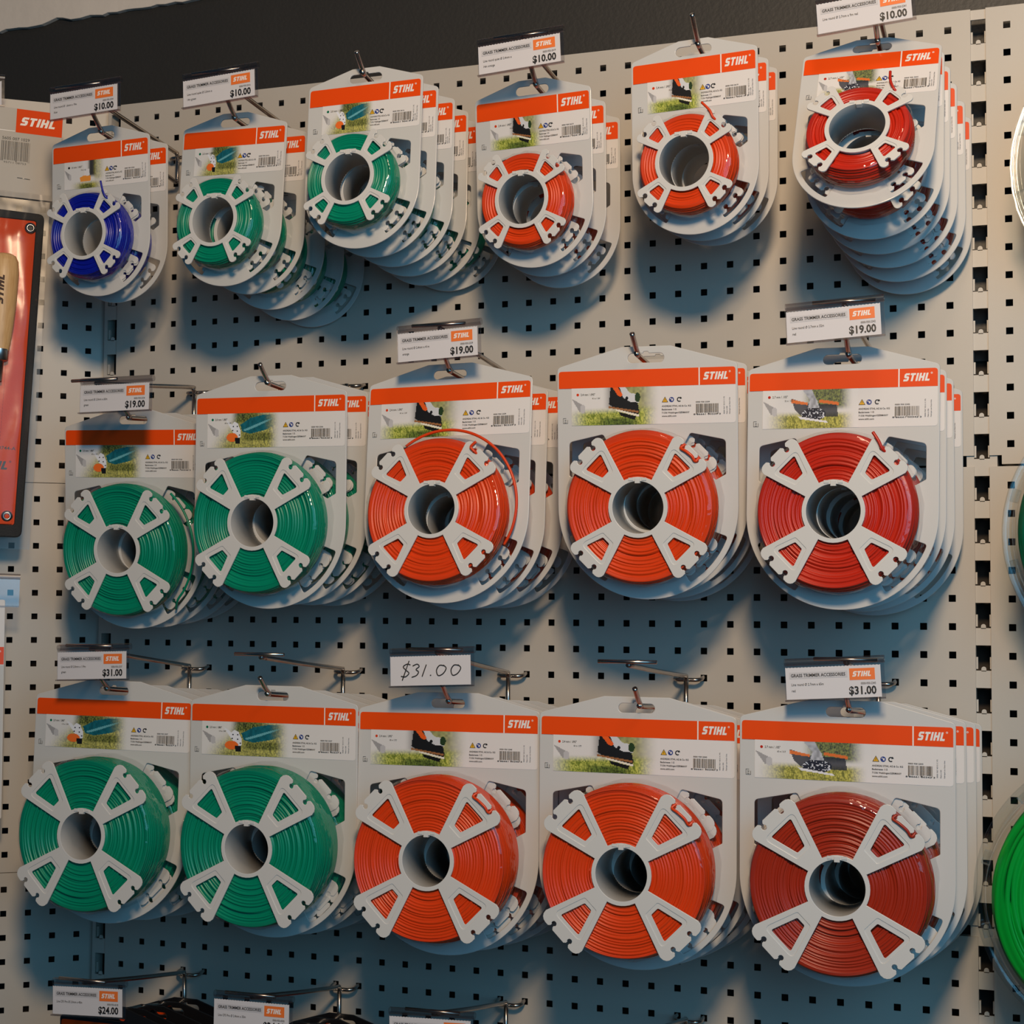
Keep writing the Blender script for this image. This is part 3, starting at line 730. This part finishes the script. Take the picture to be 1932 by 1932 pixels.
def stub(t, du=0.0, h=.020, lean=-.008, y=None):
    d = TY[t]; yy = -d['D'] - .0015; s = .7071; u, v = d['ue'] - .008, d['vt'] * .43
    x, z = (u - v) * s, (u + v) * s
    return [(x + .005, yy + .004, z - .004), (x + .001, yy, z), (x - .003, yy - .001, z + h * .45), (x + lean, yy - .001, z + h)]
def hoop(t):
    d = TY[t]; yy = -d['D'] - .0014; s = .7071; u = d['ue'] - .0075; c = d['vt'] * .43
    Tq = lambda a, b, y: ((a - b) * s, y, (a + b) * s)
    return [Tq(u + .004, c, yy + .003), Tq(u - .002, c, yy), Tq(u + .000, c * .4, yy - .002), Tq(u + .001, -c * .4, yy - .002), Tq(u - .001, -c, yy), Tq(u + .005, -c, yy + .003)]
LOOSE = {'T1': lambda: [stub('S', h=.023, lean=-.006)], 'T5': lambda: [stub('S', h=.020, lean=-.013)], 'T6': lambda: [stub('S', h=.024, lean=-.004)],
 'M1': lambda: [[(.112 * math.cos(a), -.020, .112 * math.sin(a)) for a in [math.radians(k) for k in range(48, -48, -8)]] + [(.077, -.010, -.086)]],
 'M3': lambda: [[((.100 + .012 * math.sin(PI * i / 18)) * math.cos(a), -.030 + .001 * i, (.100 + .014 * math.sin(PI * i / 18)) * math.sin(a)) for i, a in enumerate([math.radians(118 - 8 * k) for k in range(19)])], stub('M', h=.012, lean=.004)],
 'M4': lambda: [hoop('M')], 'M5': lambda: [stub('M', h=.020, lean=-.010)],
 'B3': lambda: [hoop('L')], 'B4': lambda: [hoop('L')],
 'B5': lambda: [hoop('L'), [(.108 * math.cos(a), -.045 + .0008 * i, .108 * math.sin(a)) for i, a in enumerate([math.radians(52 - 7 * k) for k in range(12)])]]}
proto = {}
HOOKX = {}
for key, t, des, colr, where, poses in STACKS:
    card = 'black card' if des[0] == 'k' else 'grey card'
    for i, (x, y, z, yaw, tilt, roll) in enumerate(poses):
        if (t, des) not in proto: r = proto[(t, des)] = make_pack(t, des)
        else: r = copy_tree(proto[(t, des)])
        r.location = (x, y, z); r.rotation_euler = (tilt, roll, yaw)
        pos = 'foremost' if i == 0 else ('rearmost' if i == len(poses) - 1 else ORD[i] + ' from front')
        tag(r, f'{colr} line spool on {card}, {pos}, {where}', 'line spool', f'{colr} line packs on the {where}')
    HOOKX[key] = [p for p in poses]
# loose ends belong to the front packs only, so they are added once all copies exist
for key, t, des, colr, where, poses in STACKS:
    if key in LOOSE:
        x, y, z = poses[0][:3]
        r = next(o for o in S.objects if o.type == 'EMPTY' and o.parent is None and (o.location - Vector((x, y, z))).length < 1e-5)
        loose(r, t, des, LOOSE[key]())

# ------------------------------------------------------------------ hooks and price tags
def make_hook(label, x, zb, zslot, yslot, tip=(.030, .026), arm=None, group=None):
    """base straddles two holes; lower arm carries the packs; optional upper arm carries the ticket"""
    r = .0034; root = thing('display_hook', label, 'hook', (x, 0, zb), group)
    h = P / 2
    yb = -.0215
    mb = MB(); mb.tube(smooth_path([(-h, .012, .001), (-h, -.004, .001), (-h, yb + .007, -.001), (-h + .006, yb + .001, -.002), (-h + .013, yb, -.002), (0, yb, -.002), (h - .013, yb, -.002), (h - .006, yb + .001, -.002), (h, yb + .007, -.001), (h, -.004, .001), (h, .012, .001)], 4), r * .85, M['chrome'], 8)
    mb.build('base_bracket', root)
    za = zslot + .0028 - zb; zr = -.044
    mb = MB(); mb.tube([(0, -.0265, .001), (0, -.0265, zr + .006), (0, -.0275, zr + .002), (0, -.032, zr)], r, M['chrome'], 8); mb.build('stem', root)
    mb = MB(); mb.tube(smooth_path([(0, -.030, zr), (0, yslot * .5, zr * .5 + za * .5), (0, yslot - .003, za), (0, yslot - .007, za + .002), (0, yslot - .007 - tip[0] * .5, za + tip[1] * .5), (0, yslot - .007 - tip[0], za + tip[1])], 5), r, M['chrome'], 8)
    mb.build('hook_arm', root)
    if arm:
        ya, zz = arm; zz -= zb
        mb = MB(); mb.tube(smooth_path([(0, -.0265, -.003), (0, -.0300, .003), (0, -.040, .0045), (0, (ya - .04) * .5, (zz + .002) * .5), (0, ya + .004, zz - .001)], 5), r, M['chrome'], 8); mb.build('ticket_arm', root)
        mb = MB(); mb.tube([(-.038, ya, zz + .003), (.038, ya, zz + .003)], .0024, M['chrome'], 8); mb.build('cross_bar', root)
    return root

def make_tag(label, x, y, z, roll, lines, num, price, hand=False, blank=False, w=.1135, h=.0385):
    root = thing('price_tag', label, 'price tag', (x, y, z), 'price tags in clear sleeves'); root.rotation_mode = 'YXZ'; root.rotation_euler = (-.03, -roll, 0)
    mb = MB(); mb.box((.0015, .0016, .0015), (w + .006, .0008, h + .008), M['holder'])
    mb.build('clear_sleeve', root)
    mb = MB(); mb.box((.0015, -.0014, -h / 2 - .0014), (w + .006, .0035, .0018), M['tube']); mb.build('bottom_lip', root)
    mb = MB(); mb.tube([(-w / 2 - .001, .003, h / 2 + .0062), (w / 2 + .005, .003, h / 2 + .0062)], .0046, M['tube'], 12, False); mb.build('top_tube', root)
    if blank: return root
    mb = MB(); n = 56        # perforated top edge
    pts = [(-w / 2, -h / 2), (w / 2, -h / 2)] + [(w / 2 - w * i / n, h / 2 - (.0008 if i % 2 else 0)) for i in range(n + 1)]
    mb.plate([pts], .0, .0004, M['paper']); tk = mb.build('ticket', root)
    y0 = -.0003; X = lambda f: -w / 2 + w * f; Z = lambda f: h / 2 - h * f
    if hand:
        mb = MB(); st = lambda *p: mb.tube(smooth_path([(X(a), y0, Z(b)) for a, b in p], 5), .00075, M['ink'], 6)
        # hand drawn dollar sign, 3 1 . 0 0
        st((.255, .30), (.215, .27), (.165, .36), (.20, .48), (.235, .58), (.19, .70), (.135, .68)); st((.24, .16), (.15, .82))
        st((.285, .34), (.34, .28), (.365, .36), (.325, .46), (.355, .54), (.33, .66), (.27, .72)); st((.455, .30), (.43, .48), (.40, .70)); st((.50, .66), (.508, .67), (.505, .65))
        st((.68, .36), (.62, .34), (.58, .50), (.60, .68), (.66, .62), (.70, .44), (.665, .33)); st((.86, .36), (.80, .34), (.76, .50), (.78, .68), (.84, .62), (.88, .44), (.845, .33))
        mb.build('handwritten_price', tk); return root
    mb = MB(); mb.rect(X(.04), Z(.36), X(.655), Z(.16), y0, M['paperband']); mb.build('grey_band', tk)
    mb = MB(); mb.text('GRASS TRIMMER ACCESSORIES', X(.058), Z(.31), .0038, y0 - .0002, M['ink'], .022, fit=w * .575)
    for i, s in enumerate(lines): mb.text(s, X(.06), Z(.58 + .19 * i), .0030, y0 - .0002, M['greyink'], .008, xs=.80)
    mb.text(num, X(.945), Z(.60), .0026, y0 - .0002, M['greyink'], .008, xs=.78, align='R'); mb.build('lettering', tk)
    mb = MB(); mb.text(price, X(.948), Z(.895), .0092, y0 - .0002, M['ink'], .030, fit=w * .285, align='R'); mb.build('price_lettering', tk)
    mb = MB(); mb.rect(X(.675), Z(.46), X(.940), Z(.10), y0, M['ticketorange']); put_logo(mb, X(.705), Z(.355), w * .205, h * .165, y0 - .0002, M['logo'], False); mb.build('logo_block', tk)
    return root

YT = -.305
TAGS = {'T1': (-.7267, -.0694, .042, ['Line round Ø 1.6mm x 19m', 'blue'], '0000-930-2334', '$10.00', 'blue line, top row'),
 'T2': (-.5046, -.0723, .054, ['Line round quiet Ø 2.0mm x', '14m green'], '0000-930-2416', '$10.00', '14m green line, top row'),
 'T4': (-.0578, -.0722, .058, ['Line round quiet Ø 2.4mm x', '14m orange'], '0000-930-2419', '$10.00', '14m orange line, top row'),
 'T6': (.3877, -.0676, .070, ['Line round Ø 2.7mm x 9m red'], '0000-930-2341', '$10.00', '9m red line, top right corner'),
 'M1': (-.6651, -.5002, .006, ['Line round Ø 2.0mm x 60m', 'green'], '0000-930-2336', '$19.00', '60m green line, middle row'),
 'M3': (-.1699, -.4482, .046, ['Line round Ø 2.4mm x 41m', 'orange'], '0000-930-2339', '$19.00', '41m orange line, middle row'),
 'M5': (.3492, -.4472, .050, ['Line round Ø 2.7mm x 32m', 'red'], '0000-930-2342', '$19.00', '32m red line, middle row'),
 'B1': (-.6940, -.8786, .032, ['Line round Ø 2.0mm x 119m', 'green'], '0000-930-2337', '$31.00', '119m green line, third row'),
 'B3': (-.1759, -.8758, .041, [], '', '$31.00', None),
 'B5': (.3472, -.8796, .058, ['Line round Ø 2.7mm x 65m', 'red'], '0000-930-2343', '$31.00', '65m red line, third row'),
 'C1': (-.6902, -1.3455, .040, ['Line CF3 Pro Ø 2.0mm x 45m'], '0000-930-4318', '$24.00', '45m line, bottom left'),
 'C2': (-.4320, -1.3427, .010, ['Line CF3 Pro Ø 2.4mm x 35m'], '0000-930-4300', '$24.00', '35m line, bottom row'),
 'C3': (-.1720, -1.3416, .030, ['Line CF3 Pro Ø 2.7mm x 25m'], '0000-930-4301', '$24.00', '')}
for k, (x, z, roll, lines, num, price, what) in TAGS.items():
    if what is None: lab = 'white ticket with handwritten $31.00 above orange spools in third row'
    elif what == '': lab = 'ticket cut off by the bottom edge, third from left in the bottom row'
    else: lab = f'printed {price} price ticket for {what}'
    make_tag(lab, x, YT, z, roll, lines, num, price, hand=what is None)
HX = {'1': -.703, '2': -.437, '3': -.171, '4': .095, '5': .361}
base_z = {'T': -.076, 'M': -.456, 'B': -.8914, 'C': -1.3645}
TX = {'T1': -.741, 'T2': -.513, 'T3': -.285, 'T4': -.057, 'T5': .171, 'T6': .399}
for key, t, des, colr, where, poses in STACKS:
    x = TX.get(key, HX.get(key[1])); zb = base_z[key[0]]
    if key == 'T6': zb = -.114
    ys = poses[0][1]; zs = poses[0][2]
    if key in TAGS: arm = (YT + .006, TAGS[key][1] + .024)
    elif key in ('B2', 'B4'): arm = ({'B2': -.288, 'B4': -.318}[key], -.8625)
    else: arm = None
    tip = (.034, .030) if key == 'T5' else ((.024, .024) if key in ('T3',) else (.026, .024))
    make_hook(f'chrome display hook carrying {colr} line packs, {where}', x, zb, zs, ys, tip, arm, 'chrome display hooks')
make_hook('empty chrome display hook, fourth from left along the bottom edge', HX['4'], base_z['C'], -1.379, -.25, (.026, .024), (-.30, -1.322), 'chrome display hooks')

# ------------------------------------------------------------------ right bay: big round clamshell packs cut by the frame
def clam(label, x, y, z, m, R=.166):
    root = thing('clamshell_line_pack', label, 'line pack', (x, y, z), 'round clamshell packs on the right')
    rnd = random.Random(int(z * 1000)); prof = []; ids = []
    r = .07; k = 0; a = .0034
    Rc = R - .012
    while r < Rc - .012:
        j = rnd.choice([0, 0, .3, .8]) * a
        for b in (175, 120, 60, 5): prof.append((r + a * math.cos(math.radians(b)), -.030 + j - a * math.sin(math.radians(b)))); ids.append(k)
        r += a * 2.2; k += 1
    for q in range(5):
        t = q / 4 * PI / 2
        cx, cy = Rc - .016 + .016 * math.sin(t), -.014 - .016 * math.cos(t)
        for b in (60, 0, -60):
            aa = t - PI / 2 + math.radians(b) * -1
            prof.append((cx + a * math.cos(PI / 2 - t + math.radians(b)), cy - a * math.sin(PI / 2 - t + math.radians(b)))); ids.append(k)
        k += 1
    prof += [(Rc, .010), (.07, .012)]; ids += [k, k]
    ph = [(rnd.uniform(0, 6.28), rnd.choice([1, 2, 3]), rnd.uniform(.2, .9)) for _ in range(k + 2)]
    mb = MB(); mb.lathe(prof, m, 128, fn=lambda j, th, r, y: (r + a * ph[ids[j]][2] * math.sin(ph[ids[j]][1] * th + ph[ids[j]][0]), y)); mb.build('line_coil', root)
    mb = MB(); mb.lathe([(.02, -.042), (R - .020, -.042), (R - .010, -.039), (R - .003, -.030), (R, -.018), (R + .002, .004), (R + .006, .0055), (R + .008, .003), (R + .014, .004), (R + .014, .0055)], M['clamshell'], 128); mb.build('front_shell', root)
    mb = MB(); mb.lathe([(.02, .020), (R - .012, .020), (R - .003, .014), (R + .001, .0065), (R + .014, .0062)], M['clamshell'], 128); mb.build('rear_shell', root)
    sm = sh('stud', lambda: MB().box((0, 0, 0), (.010, .014, .016), M['clamshell']).mesh('rim_stud'))
    for q in range(12):    # press studs round the rim
        an = 2 * PI * q / 12 + .25; o = obj('rim_stud', sm, root, ((R + .002) * math.cos(an), -.012, (R + .002) * math.sin(an))); o.rotation_euler = (0, -an, 0)
    # hang tab and hook
    mb = MB(); mb.plate([[(-.03, R + .005), (.03, R + .005), (.022, R + .05), (-.022, R + .05)], [(-.012, R + .030), (.012, R + .030), (.012, R + .038), (-.012, R + .038)]], .004, .0012, M['clamshell']); mb.build('hang_tab', root)
    make_hook(label.replace('round clear clamshell of', 'chrome hook holding the').replace(' line,', ' coil,'), x, z + R + .080, z + R + .033, y, group='chrome display hooks')
    return root
clam('round clear clamshell of bright green line, lower right edge of photo', .677, -.190, -1.137, M['brightgreen'])
clam('round clear clamshell of dark green line, halfway up right edge', .712, -.160, -.697, M['tealgreen'])
clam('round clear clamshell of teal green line, upper right edge', .725, -.150, -.235, M['tealgreen'])

# ------------------------------------------------------------------ left bay: tool roll in a bag, empty sleeve, white pack
OFF = 0.10
nrm = Vector((math.sin(TH), -math.cos(TH), 0))
def lmat(d, z, roll=0.0, off=OFF):
    p = Vector((-0.9522, -0.02, 0)) + Vector((math.cos(TH), math.sin(TH), 0)) * d + nrm * off
    return Matrix.Translation((p.x, p.y, z)) @ Matrix.Rotation(TH, 4, 'Z') @ Matrix.Rotation(roll, 4, 'Y')
root = thing('file_tool_pouch', 'orange canvas tool pouch with wooden-handled file in clear header bag', 'tool pouch')
root.matrix_world = lmat(-.0151, -.0197, .036)
mb = MB(); mb.plate([rounded([(-.20, -.138), (0, -.138), (0, .0035), (-.20, .0035)], .001)], 0, .0012, M['kraft'], .0003); hd = mb.build('header_card', root)
mb = MB(); mb.rect(-.0705, -.0345, -.0002, .0033, -.0002, M['orangeflat']); put_logo(mb, -.0645, -.0225, .056, .0135, -.0004, M['logo'], False); mb.build('logo_patch', hd)
mb = MB(); mb.rect(-.20, -.0335, -.0712, -.0325, -.0002, M['logo']); mb.text('5605 007 1029', -.0900, -.0475, .0046, -.0002, M['ink'], .012, fit=.0415)
barcode(mb, -.0905, -.0800, -.0475, -.0495, -.0002, M['ink'], 11); mb.text('95711 08753', -.0860, -.0850, .0030, -.0002, M['ink'], 0, fit=.034); mb.build('barcode', hd)
mb = MB(); mb.tube([(-.0640, -.0006, -.1065), (-.0445, -.0006, -.1075)], .0005, M['steel'], 6); mb.build('staple', hd)
mb = MB(); bx0, bx1, z0, z1 = -.215, -.012, -.690, -.130
V = []; F = []; nx, nz = 30, 60; rnd = random.Random(4)
for i in range(nx + 1):
    for j in range(nz + 1):
        fx, fz = i / nx, j / nz; x = bx0 + (bx1 - bx0) * fx
        y = -.004 - .017 * min(1, (1 - fx) * 9) * min(1, (1 - fz) * 9) * min(1, fz * 12) + .0016 * math.sin(fx * 34 + 3 * math.sin(fz * 9)) * (1 if fz > .88 else .35)
        V.append((x + .0008 * math.sin(fz * 40), y, z0 + (z1 - z0) * fz))
for i in range(nx):
    for j in range(nz): F.append((i * (nz + 1) + j, (i + 1) * (nz + 1) + j, (i + 1) * (nz + 1) + j + 1, i * (nz + 1) + j + 1))
mb.add(V, F, M['bag'], True); mb.rect(bx0, z0, bx1, z1, .006, M['bag']); mb.build('clear_bag', root)
mb = MB(); mb.plate([rounded([(-.22, -.665), (-.0330, -.660), (-.0310, -.172), (-.22, -.172)], .006)], -.0060, .004, M['canvas'], .001); mb.build('canvas_panel', root)
mb = MB(); mb.plate([rounded([(-.24, -.674), (-.0255, -.672), (-.0195, -.162), (-.24, -.158)], .010), rounded([(-.221, -.655), (-.0375, -.653), (-.0315, -.174), (-.221, -.174)], .004)], -.0078, .0065, M['binding'], .0015); mb.build('binding_strip', root)
for u, w in ((-.0396, -.186), (-.0490, -.640)):
    mb = MB(); mb.lathe([(.0035, -.0002), (.0040, -.0018), (.0058, -.0022), (.0066, -.0010), (.0082, -.0012), (.0088, .0004)], M['steel'], 24); mb.lathe([(.0001, .0004), (.0040, .0004)], M['ink'], 16); mb.build('eyelet', root, (u, -.0082, w))
mb = MB(); mb.plate([[(-.22, -.660), (-.0410, -.652), (-.0360, -.402), (-.22, -.396)]], -.0085, .0022, M['canvas'], .0006); pk = mb.build('front_pocket', root)
mb = MB()
for i in range(46): mb.box((-.0640 - .0001 * i, -.0089, -.409 - i * .0053), (.0008, .0006, .0034), M['stitch'])
mb.build('stitching', pk)['kind'] = 'stuff'
mb = MB(); mb.text('0000-930-0744-A', -.0420, -.537, .0052, -.0087, M['ink'], .01, align='R', fit=.062); put_logo(mb, -.1040, -.568, .054, .013, -.0087, M['ink'], True)
mb.ring(-.078, -.596, .0125, .0140, -.0087, M['ink'], 3, PI / 2, PI / 2 + 2 * PI); mb.build('lettering', pk)
fr = bpy.data.objects.new('file_handle', None)
mb = MB(); prof = [(.0001, .0), (.010, -.0005), (.0165, -.004), (.0205, -.012), (.0222, -.030), (.0215, -.070), (.0190, -.110), (.0160, -.140), (.0140, -.152)]
v = []; n = 28
for i in range(n):
    a = 2 * PI * i / n
    for r, zz in prof: v.append((r * math.cos(a), r * .72 * math.sin(a), zz))
kk = len(prof); f = [(i * kk + j, i * kk + j + 1, ((i + 1) % n) * kk + j + 1, ((i + 1) % n) * kk + j) for i in range(n) for j in range(kk - 1)]
bpy.data.objects.remove(fr)
mb.add(v, f, M['wood'], True); hb = mb.build('file_handle', root, (-.0752, -.0240, -.233))
mb = MB(); put_logo(mb, .0010, -.0820, .0480, .0115, -.0164, M['brand'], True, rot=PI / 2); mb.build('logo_lettering', hb)
mb = MB(); v = []
pf = [(.0138, -.150), (.0138, -.166), (.0110, -.168), (.0075, -.169), (.0060, -.200)]
for i in range(24):
    a = 2 * PI * i / 24
    for r, zz in pf: v.append((r * math.cos(a), r * .8 * math.sin(a), zz))
kk = len(pf); mb.add(v, [(i * kk + j, i * kk + j + 1, ((i + 1) % 24) * kk + j + 1, ((i + 1) % 24) * kk + j) for i in range(24) for j in range(kk - 1)], M['steel'], True); mb.build('ferrule', hb)
make_t = make_tag('empty clear ticket sleeve at left edge, below the tool pouch', 0, 0, 0, 0, [], '', '', blank=True)
make_t.matrix_world = lmat(-.0647 - .0620, -.7755, 0.02)
tt = make_tag('white ticket cut off by the left edge, above the tool pouch', 0, 0, 0, 0, ['File set with pouch'], '5605-007-1029', '$39.00')
tt.matrix_world = lmat(-.1095 - .0565, .0075, -.02)
root = thing('carded_accessory', 'white carded pack with orange band cut off by left edge, below empty sleeve', 'carded pack')
root.matrix_world = lmat(-.0865, -.787, .0)
mb = MB(); mb.plate([rounded([(-.16, -.337), (.0015, -.337), (.0, 0), (-.16, 0)], .003)], 0, .0016, M['white'], .0004); cd = mb.build('backing_card', root)
mb = MB(); mb.rect(-.16, -.100, -.0002, -.073, -.0002, M['orange']); put_logo(mb, -.062, -.0915, .055, .012, -.0004, M['logo']); mb.rect(-.16, -.3365, .0, -.1015, -.0002, M['card']); mb.build('label', cd)
def left_hook(lab, d, z, L):
    h = make_hook(lab, 0, z, z - .03, -L, group='chrome display hooks'); h.matrix_world = lmat(d, z, 0, 0)
left_hook('chrome hook holding the bagged tool pouch, angled left bay', -.114 - .019, .0, .105)
left_hook('chrome hook holding the white carded pack, angled left bay', -.152 - .019, -.739 - .038, .105)
